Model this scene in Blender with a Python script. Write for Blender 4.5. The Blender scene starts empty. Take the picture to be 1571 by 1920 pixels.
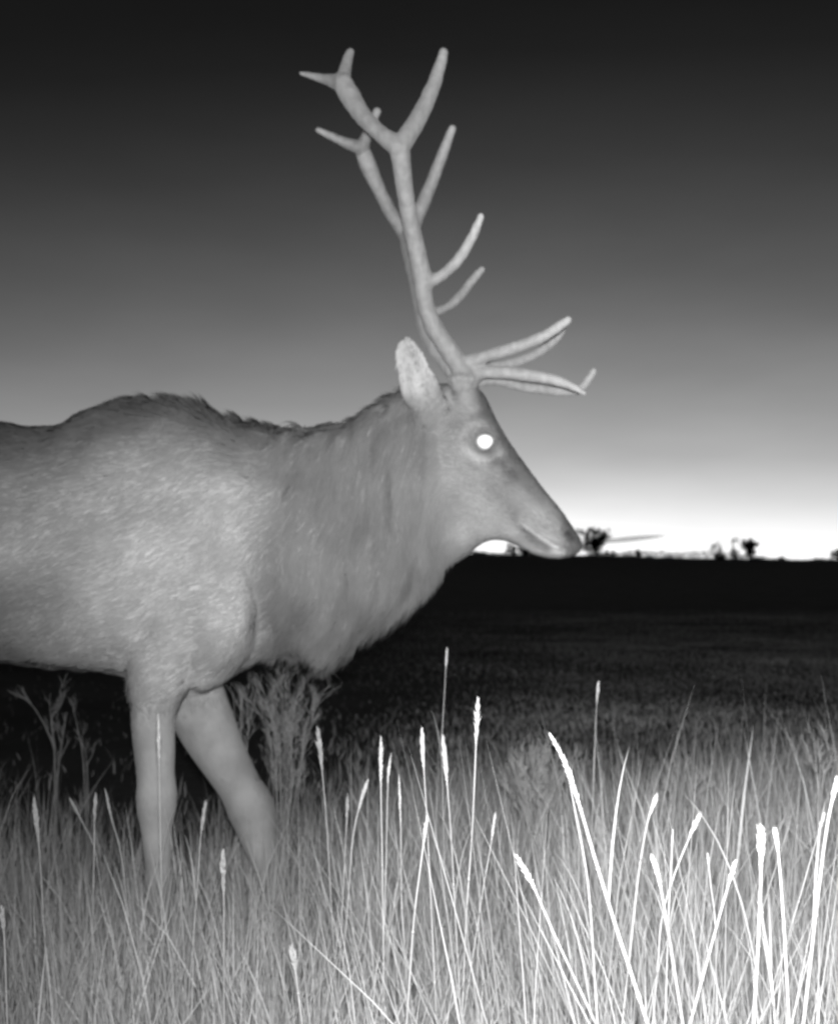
import bpy, math, random
import numpy as np
from mathutils import Vector, Matrix
random.seed(7); rng = np.random.default_rng(7)

sc = bpy.context.scene
C = sc.collection
R = math.radians
F = 2083.0          # focal length in photograph pixels
EYE = 1055.0        # photograph row of eye level
H = 1.06            # height of the trail camera above the ground
CX = 785.5

# ------------------------------------------------------------------ camera
cam = bpy.data.cameras.new('camera'); cam_o = bpy.data.objects.new('camera', cam); C.objects.link(cam_o)
cam.sensor_fit = 'VERTICAL'; cam.sensor_height = 24.0; cam.lens = 24.0 * F / 1920.0
cam.shift_y = (EYE - 960.0) / 1920.0
cam.clip_start = 0.05; cam.clip_end = 9000
cam.dof.use_dof = True; cam.dof.focus_distance = 1.4; cam.dof.aperture_fstop = 4.4
cam_o.location = (0, 0, H); cam_o.rotation_euler = (R(90), 0, 0)
sc.camera = cam_o

# ------------------------------------------------------------------ sky after sunset, seen in near infrared (grey)
w = bpy.data.worlds.new('World'); sc.world = w; w.use_nodes = True
nt = w.node_tree; N = nt.nodes; L = nt.links
bg = N['Background']
tc = N.new('ShaderNodeTexCoord'); sep = N.new('ShaderNodeSeparateXYZ'); L.new(tc.outputs['Generated'], sep.inputs[0])
mz = N.new('ShaderNodeMath'); mz.operation = 'MAXIMUM'; L.new(sep.outputs[2], mz.inputs[0]); mz.inputs[1].default_value = 0.0
mz2 = N.new('ShaderNodeMath'); mz2.operation = 'MULTIPLY_ADD'; L.new(mz.outputs[0], mz2.inputs[0]); mz2.inputs[1].default_value = 0.93; mz2.inputs[2].default_value = 0.062
cmb = N.new('ShaderNodeCombineXYZ'); L.new(sep.outputs[0], cmb.inputs[0]); L.new(sep.outputs[1], cmb.inputs[1]); L.new(mz2.outputs[0], cmb.inputs[2])
sky = N.new('ShaderNodeTexSky'); sky.sky_type = 'NISHITA'; sky.sun_disc = False
sky.sun_elevation = R(-4.0); sky.sun_rotation = R(6.0)
L.new(cmb.outputs[0], sky.inputs[0])
sp = N.new('ShaderNodeSeparateColor'); L.new(sky.outputs[0], sp.inputs[0])
SKY_CURVE = [(0.0, 0.0), (.06, .0015), (.1236, .0076), (.1369, .0108), (.1537, .019), (.175, .031), (.2016, .052), (.2373, .077), (.2863, .119), (.3535, .187), (.455, .282), (.525, .355), (.606, .48), (.709, .64), (.826, .86), (1.0, 1.0)]
gain = N.new('ShaderNodeMath'); gain.operation = 'MULTIPLY'; L.new(sp.outputs[0], gain.inputs[0]); gain.inputs[1].default_value = 3.5
crv = N.new('ShaderNodeFloatCurve'); L.new(gain.outputs[0], crv.inputs['Value'])
def set_curve(pts):
    m = crv.mapping; c = m.curves[0]
    while len(c.points) < len(pts): c.points.new(0.5, 0.5)
    for p, (x, y) in zip(c.points, pts):
        p.location = (x, y); p.handle_type = 'VECTOR'
    m.update()
set_curve(SKY_CURVE)
veil = N.new('ShaderNodeTexNoise'); veil.inputs['Scale'].default_value = 5.0; veil.inputs['Detail'].default_value = 6.0
vmap = N.new('ShaderNodeMapping'); vmap.inputs['Scale'].default_value = (1, 1, 3.5); L.new(tc.outputs['Generated'], vmap.inputs[0]); L.new(vmap.outputs[0], veil.inputs['Vector'])
vr = N.new('ShaderNodeMapRange'); vr.inputs[1].default_value = .3; vr.inputs[2].default_value = .7; vr.inputs[3].default_value = .94; vr.inputs[4].default_value = 1.06; L.new(veil.outputs['Fac'], vr.inputs[0])
vm = N.new('ShaderNodeMath'); vm.operation = 'MULTIPLY'; L.new(crv.outputs[0], vm.inputs[0]); L.new(vr.outputs[0], vm.inputs[1])
L.new(vm.outputs[0], bg.inputs[0]); bg.inputs[1].default_value = 1.3

# ------------------------------------------------------------------ the trail camera's own infrared flash
fl = bpy.data.lights.new('infrared_flash', 'SPOT'); fl_o = bpy.data.objects.new('infrared_flash', fl); C.objects.link(fl_o)
fl.energy = 500; fl.spot_size = R(120); fl.spot_blend = 1.0; fl.shadow_soft_size = 0.03
fl_o.location = (0.0, 0.02, H + 0.05)
fl_o.rotation_euler = (Vector((1.05, 2.6, 0.98)) - fl_o.location).to_track_quat('-Z', 'Y').to_euler()

vs = sc.view_settings
vs.view_transform = 'Standard'; vs.look = 'None'; vs.exposure = 0.0; vs.gamma = 1.0; vs.use_curve_mapping = False
sc.cycles.pixel_filter_type = 'BLACKMAN_HARRIS'; sc.cycles.filter_width = 2.6   # the soft little lens of a trail camera
sc.cycles.max_bounces = 6; sc.cycles.diffuse_bounces = 3; sc.cycles.transparent_max_bounces = 12

# ------------------------------------------------------------------ helpers
def P(px, py, d):
    """a point seen at that photograph pixel, d metres in front of the camera"""
    return Vector(((px - CX) * d / F, d, H - (py - EYE) * d / F))

def mesh_np(name, co, faces_list):
    """faces_list: list of int arrays (n, k)"""
    me = bpy.data.meshes.new(name)
    co = np.asarray(co, dtype=np.float32).reshape(-1, 3)
    me.vertices.add(len(co)); me.vertices.foreach_set('co', co.ravel())
    tot = []; idx = []
    for f in faces_list:
        f = np.asarray(f, dtype=np.int32)
        if len(f) == 0: continue
        tot.append(np.full(len(f), f.shape[1], dtype=np.int32)); idx.append(f.ravel())
    tot = np.concatenate(tot); idx = np.concatenate(idx)
    me.loops.add(len(idx)); me.loops.foreach_set('vertex_index', idx)
    st = np.concatenate([[0], np.cumsum(tot)[:-1]]).astype(np.int32)
    me.polygons.add(len(tot)); me.polygons.foreach_set('loop_start', st)
    me.update(calc_edges=True); me.validate()
    return me

def add_obj(name, me, mat=None, parent=None, smooth=False):
    o = bpy.data.objects.new(name, me); C.objects.link(o)
    if mat: me.materials.clear(); me.materials.append(mat)
    if smooth: me.polygons.foreach_set('use_smooth', np.ones(len(me.polygons), dtype=bool))
    if parent is not None: o.parent = parent
    return o

def tag(o, label=None, cat=None, group=None, kind=None):
    if label: o['label'] = label
    if cat: o['category'] = cat
    if group: o['group'] = group
    if kind: o['kind'] = kind
    return o

def empty(name, loc=(0, 0, 0)):
    o = bpy.data.objects.new(name, None); C.objects.link(o); o.location = loc; o.empty_display_size = 0.05
    return o

def catmull(pts, n):
    p = np.asarray(pts, dtype=float)
    k = len(p)
    t = np.linspace(0, k - 1, n)
    i = np.clip(t.astype(int), 0, k - 2); u = (t - i)[:, None]
    g = lambda j: p[np.clip(j, 0, k - 1)]
    p0 = np.where((i == 0)[:, None], 2 * g(0) - g(1), g(i - 1)); p1 = g(i); p2 = g(i + 1)
    p3 = np.where((i + 2 > k - 1)[:, None], 2 * g(k - 1) - g(k - 2), g(i + 2))
    return 0.5 * ((2 * p1) + (-p0 + p2) * u + (2 * p0 - 5 * p1 + 4 * p2 - p3) * u ** 2 + (-p0 + 3 * p1 - 3 * p2 + p3) * u ** 3)

class MB:
    """collects closed lofts into one mesh"""
    def __init__(s): s.v = []; s.q = []; s.t = []; s.n = 0
    def rings(s, rings):
        rings = np.asarray(rings, dtype=float); m, k = rings.shape[:2]
        b = s.n; s.v.append(rings.reshape(-1, 3))
        i = np.arange(m - 1)[:, None] * k; j = np.arange(k)[None, :]; j2 = (j + 1) % k
        s.q.append(np.stack([b + i + j, b + i + j2, b + i + k + j2, b + i + k + j], -1).reshape(-1, 4))
        c = np.stack([rings[0].mean(0), rings[-1].mean(0)]); s.v.append(c)
        c0 = b + m * k; j = np.arange(k); j2 = (j + 1) % k
        s.t.append(np.stack([np.full(k, c0), b + j2, b + j], -1))
        s.t.append(np.stack([np.full(k, c0 + 1), b + (m - 1) * k + j, b + (m - 1) * k + j2], -1))
        s.n += m * k + 2
    def tube(s, pts, rad, k=10, n=None, flat=None):
        a = np.concatenate([np.asarray([list(p) for p in pts], dtype=float), np.asarray(rad, dtype=float)[:, None]], 1)
        if n: a = catmull(a, n)
        c = a[:, :3]; r = np.maximum(a[:, 3], 1e-4)
        tan = np.gradient(c, axis=0); tan /= np.linalg.norm(tan, axis=1)[:, None] + 1e-9
        ref = np.array([0.0, 1.0, 0.0])
        if abs(tan[0] @ ref) > 0.9: ref = np.array([1.0, 0.0, 0.0])
        rings = []
        u = ref - tan[0] * (ref @ tan[0]); u /= np.linalg.norm(u)
        th = np.linspace(0, 2 * np.pi, k, endpoint=False)
        for q in range(len(c)):
            u = u - tan[q] * (u @ tan[q]); u /= np.linalg.norm(u) + 1e-9
            v = np.cross(tan[q], u)
            fx, fy = flat if flat else (1, 1)
            rings.append(c[q] + r[q] * (np.cos(th)[:, None] * u * fx + np.sin(th)[:, None] * v * fy))
        s.rings(rings)
    def mesh(s, name):
        return mesh_np(name, np.concatenate(s.v), [np.concatenate(s.q)] + ([np.concatenate(s.t)] if s.t else []))

def remesh(me, voxel, smooth_it=4, fac=0.5):
    o = bpy.data.objects.new('tmp', me); C.objects.link(o)
    m = o.modifiers.new('r', 'REMESH'); m.mode = 'VOXEL'; m.voxel_size = voxel
    if smooth_it:
        m = o.modifiers.new('s', 'SMOOTH'); m.factor = fac; m.iterations = smooth_it
    dg = bpy.context.evaluated_depsgraph_get(); dg.update()
    out = bpy.data.meshes.new_from_object(o.evaluated_get(dg))
    bpy.data.objects.remove(o); bpy.data.meshes.remove(me)
    return out

def co_of(me):
    a = np.empty(len(me.vertices) * 3, dtype=np.float32); me.vertices.foreach_get('co', a); return a.reshape(-1, 3).astype(float)
def no_of(me):
    a = np.empty(len(me.vertices) * 3, dtype=np.float32); me.vertices.foreach_get('normal', a); return a.reshape(-1, 3).astype(float)
def set_co(me, a): me.vertices.foreach_set('co', np.asarray(a, dtype=np.float32).ravel()); me.update()
def point_attr(me, name, a):
    at = me.attributes.new(name, 'FLOAT', 'POINT'); at.data.foreach_set('value', np.asarray(a, dtype=np.float32))
def sstep(a, b, x): t = np.clip((x - a) / (b - a), 0, 1); return t * t * (3 - 2 * t)

def vnoise(p, freq, seed=0):
    """smooth value noise on (n,3) points"""
    q = np.asarray(p) * freq + seed * 17.31
    i = np.floor(q).astype(np.int64); f = q - i; f = f * f * (3 - 2 * f)
    def h(a, b, c):
        x = (a * 73856093) ^ (b * 19349663) ^ (c * 83492791) ^ (seed * 2654435761)
        x = (x ^ (x >> 13)) * 1274126177 & 0x7fffffff
        return ((x ^ (x >> 16)) & 0xffff) / 65535.0
    r = 0
    for dx in (0, 1):
        for dy in (0, 1):
            for dz in (0, 1):
                wgt = (f[:, 0] if dx else 1 - f[:, 0]) * (f[:, 1] if dy else 1 - f[:, 1]) * (f[:, 2] if dz else 1 - f[:, 2])
                r = r + wgt * h(i[:, 0] + dx, i[:, 1] + dy, i[:, 2] + dz)
    return r

def ribbons(base, lean_dir, length, width, lean, curl, face, nseg=4):
    """grass blades: arrays over n blades; returns verts, [quads, tris] and per-vertex height fraction"""
    n = len(base)
    t = np.linspace(0, 1, nseg + 1)
    ang = lean[:, None] + curl[:, None] * t[None, :] ** 1.5              # angle from vertical along the blade
    seg = length[:, None] / nseg
    dx = np.sin(ang) * seg; dz = np.cos(ang) * seg
    sx = np.concatenate([np.zeros((n, 1)), np.cumsum(dx[:, :-1], 1)], 1); sz = np.concatenate([np.zeros((n, 1)), np.cumsum(dz[:, :-1], 1)], 1)
    cx = base[:, 0:1] + sx * np.cos(lean_dir)[:, None]; cy = base[:, 1:2] + sx * np.sin(lean_dir)[:, None]; cz = base[:, 2:3] + sz
    cen = np.stack([cx, cy, cz], -1)
    wv = np.stack([np.cos(face), np.sin(face), np.zeros(n)], -1)
    tap = np.minimum(1.0, 1.25 * (1 - t) ** 0.6); tap[-1] = 0
    wd = width[:, None] * (0.7 + 0.3 * np.minimum(1, t[None, :] * 4)) * tap[None, :] * 0.5
    l = cen - wv[:, None, :] * wd[:, :, None]; r = cen + wv[:, None, :] * wd[:, :, None]
    k = 2 * nseg + 1
    V = np.empty((n, k, 3)); V[:, 0:2 * nseg:2] = l[:, :nseg]; V[:, 1:2 * nseg:2] = r[:, :nseg]; V[:, -1] = cen[:, -1]
    b = (np.arange(n) * k)[:, None]
    qs = [b + np.array([[2 * s, 2 * s + 1, 2 * s + 3, 2 * s + 2]]) for s in range(nseg - 1)]
    q = np.concatenate(qs, 0)
    tr = b + np.array([[2 * nseg - 2, 2 * nseg - 1, 2 * nseg]])
    hf = np.tile(np.concatenate([np.repeat(t[:-1], 2), [1]]), n)
    return V.reshape(-1, 3), [q, tr], hf, k

# ------------------------------------------------------------------ materials (the camera sees near infrared: all greys)
def new_mat(name):
    m = bpy.data.materials.new(name); m.use_nodes = True
    return m, m.node_tree.nodes, m.node_tree.links, m.node_tree.nodes['Principled BSDF']
def setin(b, **k):
    for a, v in k.items(): b.inputs[a.replace('_', ' ')].default_value = v
def grey(v): return (v, v, v, 1)

def mat_noise(name, lo, hi, scale, rough=0.8, detail=6, bump=0.0, bscale=None, bdist=0.002, stretch=None):
    m, n, l, b = new_mat(name)
    tc = n.new('ShaderNodeTexCoord'); src = tc.outputs['Object']
    if stretch:
        mp = n.new('ShaderNodeMapping'); mp.inputs['Scale'].default_value = stretch; l.new(src, mp.inputs[0]); src = mp.outputs[0]
    t = n.new('ShaderNodeTexNoise'); t.inputs['Scale'].default_value = scale; t.inputs['Detail'].default_value = detail; l.new(src, t.inputs['Vector'])
    r = n.new('ShaderNodeMapRange'); r.inputs[1].default_value = 0.3; r.inputs[2].default_value = 0.7; r.inputs[3].default_value = lo; r.inputs[4].default_value = hi
    l.new(t.outputs['Fac'], r.inputs[0]); l.new(r.outputs[0], b.inputs['Base Color'])
    setin(b, Roughness=rough)
    if bump:
        t2 = n.new('ShaderNodeTexNoise'); t2.inputs['Scale'].default_value = bscale or scale * 4; t2.inputs['Detail'].default_value = 5; l.new(src, t2.inputs['Vector'])
        bp = n.new('ShaderNodeBump'); bp.inputs['Strength'].default_value = bump; bp.inputs['Distance'].default_value = bdist
        l.new(t2.outputs['Fac'], bp.inputs['Height']); l.new(bp.outputs[0], b.inputs['Normal'])
    return m

def mat_attr(name, attr, rough=0.85, mott=0.25, mscale=14, spec=0.2, trans=0.0, sheen=0.0):
    """colour from a per-point tone, broken up by noise"""
    m, n, l, b = new_mat(name)
    a = n.new('ShaderNodeAttribute'); a.attribute_name = attr
    tc = n.new('ShaderNodeTexCoord')
    t = n.new('ShaderNodeTexNoise'); t.inputs['Scale'].default_value = mscale; t.inputs['Detail'].default_value = 5; l.new(tc.outputs['Object'], t.inputs['Vector'])
    r = n.new('ShaderNodeMapRange'); r.inputs[1].default_value = 0.3; r.inputs[2].default_value = 0.7; r.inputs[3].default_value = 1 - mott; r.inputs[4].default_value = 1 + mott
    l.new(t.outputs['Fac'], r.inputs[0])
    mu = n.new('ShaderNodeMath'); mu.operation = 'MULTIPLY'; l.new(a.outputs['Fac'], mu.inputs[0]); l.new(r.outputs[0], mu.inputs[1])
    l.new(mu.outputs[0], b.inputs['Base Color']); setin(b, Roughness=rough); b.inputs['Specular IOR Level'].default_value = spec
    if sheen: b.inputs['Sheen Weight'].default_value = sheen; b.inputs['Sheen Roughness'].default_value = .5
    if trans:
        tr = n.new('ShaderNodeBsdfTranslucent'); l.new(mu.outputs[0], tr.inputs[0])
        mx = n.new('ShaderNodeMixShader'); mx.inputs[0].default_value = trans
        out = n['Material Output']; l.new(b.outputs[0], mx.inputs[1]); l.new(tr.outputs[0], mx.inputs[2]); l.new(mx.outputs[0], out.inputs[0])
    return m

M = {}
M['coat'] = mat_attr('elk_coat', 'tone', 0.85, 0.22, 9, 0.15, sheen=.15)
M['fur'] = mat_attr('elk_fur', 'tone', 0.7, 0.1, 9, 0.15, sheen=.2, trans=.35)
M['antler'] = mat_attr('antler_bone', 'tone', 0.6, 0.12, 60, 0.3)
for _n in M['antler'].node_tree.nodes:
    if _n.type == 'BSDF_PRINCIPLED': _n.inputs['Sheen Weight'].default_value = .25; _n.inputs['Sheen Roughness'].default_value = .5; _n.inputs['Subsurface Weight'].default_value = .3; _n.inputs['Subsurface Radius'].default_value = (1, 1, 1); _n.inputs['Subsurface Scale'].default_value = .012
M['grass'] = mat_attr('dry_grass', 'tone', 0.6, 0.15, 3, 0.3, trans=0.3)
M['turf'] = mat_attr('field_grass', 'tone', 0.8, 0.3, 1.2, 0.1, trans=0.2)
M['weed'] = mat_noise('weed_stem', 0.12, 0.24, 30, 0.8)
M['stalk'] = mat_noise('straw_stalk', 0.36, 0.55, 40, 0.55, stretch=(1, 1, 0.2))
M['stalkdim'] = mat_noise('grey_and_underlit_stalk', 0.24, 0.38, 40, 0.7)  # shrub and weed grey; on left-hand stems it imitates weaker flash
M['seeddim'] = mat_noise('underlit_seed_husk', 0.22, 0.36, 160, 0.7)  # same husks darkened for left-hand stalks, as if the flash were weaker
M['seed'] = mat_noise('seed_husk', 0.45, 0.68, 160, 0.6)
M['bark'] = mat_noise('tree_bark', 0.03, 0.06, 3, 0.9)
M['leaf'] = mat_noise('tree_leaf', 0.03, 0.07, 1.5, 0.8)
M['hill'] = mat_noise('far_hill', 0.04, 0.07, 0.05, 0.95)

# ================================================================== SETTING
# ground: one sheet, fine near the camera, running out past the tree line
def ridge_row(x_px):
    """photograph row of the far skyline for a photograph column"""
    return np.interp(x_px, [-3000, 600, 820, 900, 1000, 1090, 1200, 1300, 1450, 1571, 4000], [1046, 1044, 1042, 1040, 1039, 1041, 1046, 1050, 1052, 1053, 1049])
def ground_z(x, y):
    x = np.asarray(x, float); y = np.asarray(y, float)
    p = np.stack([x, y, np.zeros_like(x)], -1).reshape(-1, 3)
    z = 0.035 * (vnoise(p, 1.3, 3) - 0.5) + 0.12 * (vnoise(p, 0.22, 5) - 0.5) * sstep(5, 14, p[:, 1])
    d = p[:, 1]
    px = CX + p[:, 0] / np.maximum(d, 1.0) * F
    target = H + (EYE - ridge_row(px)) * 190.0 / F
    k = sstep(60, 190, d)
    z = z * (1 - k) + k * (target + 0.3 * (vnoise(p, 0.15, 8) - 0.5) + 0.6 * (vnoise(p, 0.06, 9) - 0.5))
    z = np.where(d > 190, z - (d - 190) * 0.012, z)
    return z.reshape(x.shape)
gy = np.concatenate([np.linspace(-14, 0, 8), np.linspace(0.4, 12, 90), np.geomspace(12.4, 190, 90), np.linspace(205, 900, 12)])
gu = np.concatenate([-np.geomspace(1, 0.02, 70), [0], np.geomspace(0.02, 1, 70)])
GX = gu[None, :] * (18 + np.maximum(gy, 0)[:, None] * 1.6); GY = np.repeat(gy[:, None], len(gu), 1)
GZ = ground_z(GX, GY)
m_, k_ = GX.shape
ii = np.arange(m_ - 1)[:, None] * k_ + np.arange(k_ - 1)[None, :]
gq = np.stack([ii, ii + 1, ii + k_ + 1, ii + k_], -1).reshape(-1, 4)
M['ground'] = mat_noise('meadow_soil', 0.014, 0.042, 1.1, 0.95, detail=9, bump=0.6, bscale=14, bdist=0.03)
g = add_obj('ground', mesh_np('ground', np.stack([GX, GY, GZ], -1), [gq]), M['ground'], smooth=True)
tag(g, 'dark flat meadow ground running out to the skyline', kind='structure')

def gz1(x, y): return float(ground_z(np.array([x]), np.array([y]))[0])

# far low hill behind the tree line on the right
hx = np.linspace(-420, 420, 120)
def hillrow(px): return np.interp(px, [-3000, 900, 1200, 1290, 1400, 1571, 4000], [1049, 1047, 1047, 1050, 1049, 1049, 1047])
hp = np.stack([hx, np.full_like(hx, 620.0), np.zeros_like(hx)], -1)
top = H + (EYE - hillrow(CX + hx / 620.0 * F)) * 620.0 / F + 0.8 * (vnoise(hp, 0.06, 2) - 0.5)
V = np.concatenate([np.stack([hx, np.full_like(hx, 560.0), np.full_like(hx, -6.0)], -1), np.stack([hx, np.full_like(hx, 620.0), top], -1), np.stack([hx, np.full_like(hx, 720.0), np.full_like(hx, -8.0)], -1)])
i = np.arange(119)
hq = np.concatenate([np.stack([i, i + 1, i + 121, i + 120], -1), np.stack([i + 120, i + 121, i + 241, i + 240], -1)])
tag(add_obj('hill', mesh_np('hill', V, [hq]), M['hill'], smooth=True), 'low dark hill on the far skyline', kind='structure')

# ================================================================== THE ELK
D0 = 3.0                                  # its middle plane, metres in front of the camera
ELK = Vector((P(300, 1055, D0).x, D0, 0.0))
elk = empty('bull_elk', ELK)
tag(elk, 'bull elk walking right with tall branched antlers and one glowing eye', 'elk')
O = np.array(ELK)

body = MB()
# trunk and neck: column x, top row, bottom row, half width (m), egg (how much wider the top is)
ST = [(-625, 905, 1000, .06, 0), (-600, 858, 1090, .16, 0), (-530, 818, 1190, .235, 0), (-420, 794, 1225, .27, 0), (-260, 788, 1222, .285, -.05), (-110, 792, 1232, .305, -.08),
      (0, 795, 1242, .31, -.08), (80, 799, 1250, .305, -.08), (125, 795, 1254, .295, -.08), (175, 771, 1258, .285, -.06), (235, 753, 1266, .275, -.05), (300, 759, 1280, .27, -.02), (365, 768, 1288, .262, 0),
      (420, 789, 1276, .245, .0), (465, 802, 1250, .215, .05), (515, 813, 1222, .178, .1), (570, 811, 1214, .165, .15), (612, 803, 1240, .158, .2), (665, 786, 1206, .15, .22), (715, 756, 1172, .142, .22),
      (755, 738, 1140, .13, .22), (795, 748, 1102, .118, .2), (835, 770, 1068, .10, .15)]
st = catmull(ST, 120)
th = np.linspace(0, 2 * np.pi, 48, endpoint=False); ca, sa = np.cos(th), np.sin(th)
rings = []
for x, t, b, hw, e in st:
    X = (x - CX) * D0 / F; zt = H - (t - EYE) * D0 / F; zb = H - (b - EYE) * D0 / F
    yy = hw * np.sign(sa) * np.abs(sa) ** 0.9 * (1 + e * ca)
    zz = (zt + zb) / 2 + (zt - zb) / 2 * np.sign(ca) * np.abs(ca) ** 0.95
    rings.append(np.stack([np.full_like(yy, X), D0 + yy, zz], -1))
body.rings(rings)
# head: top point, bottom point, half width, egg
HD = [(770, 745, 800, 1000, .085, 0), (820, 722, 830, 1050, .10, .05), (868, 724, 868, 1046, .104, .08), (903, 738, 893, 1026, .102, .12), (930, 790, 912, 1015, .094, .1), (958, 836, 934, 1012, .08, .05),
      (993, 884, 957, 1017, .064, 0), (1023, 923, 980, 1028, .054, -.05), (1048, 953, 1004, 1040, .052, -.05), (1068, 982, 1030, 1046, .05, 0), (1081, 1003, 1057, 1046, .044, .1), (1088, 1017, 1078, 1040, .032, .1), (1090, 1026, 1086, 1034, .014, .1)]
hd = catmull(HD, 60)
rings = []
for tx, ty, bx, by, hw, e in hd:
    T = np.array(P(tx, ty, D0)); B = np.array(P(bx, by, D0)); mid = (T + B) / 2; up = (T - B) / 2
    yy = hw * np.sign(sa) * np.abs(sa) ** 0.85 * (1 + e * ca)
    rings.append(mid + up * (np.sign(ca) * np.abs(ca) ** 0.9)[:, None] + np.array([0, 1, 0]) * yy[:, None])
body.rings(rings)
def chain(pts, k=20, n=40, flat=None, mirror=False):
    """(px, row, distance, radius) -> a tapered limb"""
    body.tube([P(a, b, d) for a, b, d, r in pts], [r for *_, r in pts], k=k, n=n, flat=flat)
# fore legs: the nearer one under the body, the farther one reaching forward
chain([(385, 1060, 2.87, .12), (345, 1160, 2.86, .115), (305, 1245, 2.86, .09), (287, 1330, 2.86, .062), (289, 1410, 2.86, .053), (291, 1455, 2.86, .049), (294, 1492, 2.86, .054), (295, 1525, 2.86, .05), (295, 1560, 2.86, .039), (297, 1630, 2.86, .034), (302, 1715, 2.86, .037), (313, 1760, 2.86, .033), (322, 1795, 2.86, .043), (328, 1818, 2.86, .048)])
chain([(400, 1090, 3.15, .12), (365, 1190, 3.15, .105), (352, 1270, 3.14, .095), (388, 1360, 3.13, .082), (430, 1440, 3.13, .067), (452, 1480, 3.13, .061), (470, 1515, 3.13, .066), (482, 1550, 3.13, .058), (507, 1640, 3.13, .036), (528, 1705, 3.13, .038), (545, 1735, 3.13, .034), (562, 1752, 3.13, .046)])
# shoulder muscle on either side
for s in (-1, 1):
    chain([(355, 870, D0 + s * .14, .07), (380, 970, D0 + s * .14, .10), (398, 1080, D0 + s * .14, .115), (403, 1165, D0 + s * .135, .113), (385, 1230, D0 + s * .12, .09), (360, 1275, D0 + s * .12, .05)], n=30)
# hind legs
for dd, sh in ((2.84, 0), (3.16, 90)):
    chain([(-480 + sh * .3, 930, dd, .17), (-450 + sh * .5, 1060, dd, .165), (-410 + sh * .8, 1180, dd, .125), (-460 + sh, 1300, dd, .08), (-530 + sh, 1400, dd, .058), (-548 + sh, 1440, dd, .05), (-528 + sh, 1600, dd, .036), (-515 + sh, 1715, dd, .04), (-500 + sh, 1755, dd, .034), (-485 + sh, 1055 + (H - .02) * F / dd, dd, .048)], n=44)
# tail, pedicles, ears
chain([(-600, 880, 3.0, .03), (-640, 930, 3.0, .028), (-655, 985, 3.0, .016)], n=10)
for s in (-1, 1):
    chain([(884, 775, D0 + s * .055, .034), (874, 735, D0 + s * .075, .033), (869, 712, D0 + s * .086, .032)], n=8)
    dz = lambda d: D0 + s * d
    # ear: base on the skull behind the pedicle, blade turned to the side
    ep = [(832, 800, 2.915, .03), (812, 765, 2.885, .043), (791, 730, 2.855, .05), (778, 700, 2.84, .0485), (768, 666, 2.825, .043), (763, 645, 2.82, .031), (760, 631, 2.82, .017), (758, 620, 2.82, .004)]
    pts = [P(a, b, d) for a, b, d, r in ep]
    pts = [Vector((p.x, D0 + s * (D0 - p.y), p.z)) for p in pts]
    body.tube(pts, [r for *_, r in ep], k=20, n=24, flat=(.24, 1.0))
me = remesh(body.mesh('body'), 0.0068, 9, 0.5)

co = co_of(me); nrm = no_of(me)
ym = D0 - np.abs(co[:, 1] - D0)
def pxof(c):
    y = D0 - np.abs(c[:, 1] - D0)
    return CX + c[:, 0] * F / y, EYE - (c[:, 2] - H) * F / y
u, v = pxof(co)
side = np.sign(co[:, 1] - D0)
lat = np.clip(np.abs(co[:, 1] - D0) / 0.04, 0, 1)
def seg_dist(u, v, pts):
    best = np.full(len(u), 1e9)
    for (a, b), (c, d) in zip(pts[:-1], pts[1:]):
        t = np.clip(((u - a) * (c - a) + (v - b) * (d - b)) / ((c - a) ** 2 + (d - b) ** 2), 0, 1)
        best = np.minimum(best, np.hypot(u - a - t * (c - a), v - b - t * (d - b)))
    return best
def g2(d, s): return np.exp(-(d / s) ** 2)
EYEP = (909, 828)
MOUTH = [(978, 982), (1005, 1002), (1035, 1022), (1062, 1032)]
out = np.zeros(len(co))
de = np.hypot(u - EYEP[0], v - EYEP[1])
headm = (u > 815) & (np.abs(nrm[:, 1]) > 0.15)
out += np.where(headm, -0.012 * g2(de, 20) + 0.008 * g2(de - 29, 8), 0)
out += np.where(headm, 0.010 * g2(np.hypot((u - 905), (v - 793) * 1.6), 24), 0)          # brow
out += np.where(headm, -0.007 * g2(seg_dist(u, v, [(935, 855), (955, 880)]), 9), 0)       # gland in front of the eye
out += np.where(headm, -0.014 * g2(seg_dist(u, v, MOUTH), 5), 0)
out += np.where(headm, 0.006 * g2(seg_dist(u, v, [(990, 978), (1030, 1005), (1060, 1020)]), 9), 0)
out += np.where(headm, 0.006 * g2(seg_dist(u, v, [(985, 1003), (1020, 1030), (1050, 1040)]), 8), 0)
out += np.where(headm, -0.016 * g2(seg_dist(u, v, [(1064, 998), (1073, 1008)]), 6), 0)    # nostril
out += np.where(headm, 0.010 * g2(np.hypot((u - 875), (v - 945) * .8), 55), 0)            # jaw muscle
out += np.where(headm, -0.006 * g2(seg_dist(u, v, [(925, 900), (965, 950)]), 22), 0)
out += np.where(headm, 0.005 * g2(seg_dist(u, v, [(900, 890), (960, 900), (1010, 950)]), 12), 0)
# hollow of the ear
de2 = seg_dist(u, v, [(785, 720), (768, 665)])
out += np.where((np.abs(co[:, 1] - D0) > .11) & (u < 815) & (u > 735) & (v < 745) & (nrm[:, 1] * side > 0.3), -0.009 * g2(de2, 16), 0)
co[:, 1] += side * lat * out
# muscle and coat lumps
bodyw = 1 - sstep(790, 830, u)
legw = sstep(1300, 1380, v)
lump = (vnoise(co, 7, 1) - .5) * .018 + (vnoise(co * np.array([1, 1, .6]), 16, 2) - .5) * .012
neckw = sstep(480, 540, u) * bodyw
lump = lump * bodyw * (1 - .7 * legw) + neckw * (vnoise(co * np.array([1.6, 1.6, .35]), 22, 4) - .5) * .02
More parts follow.
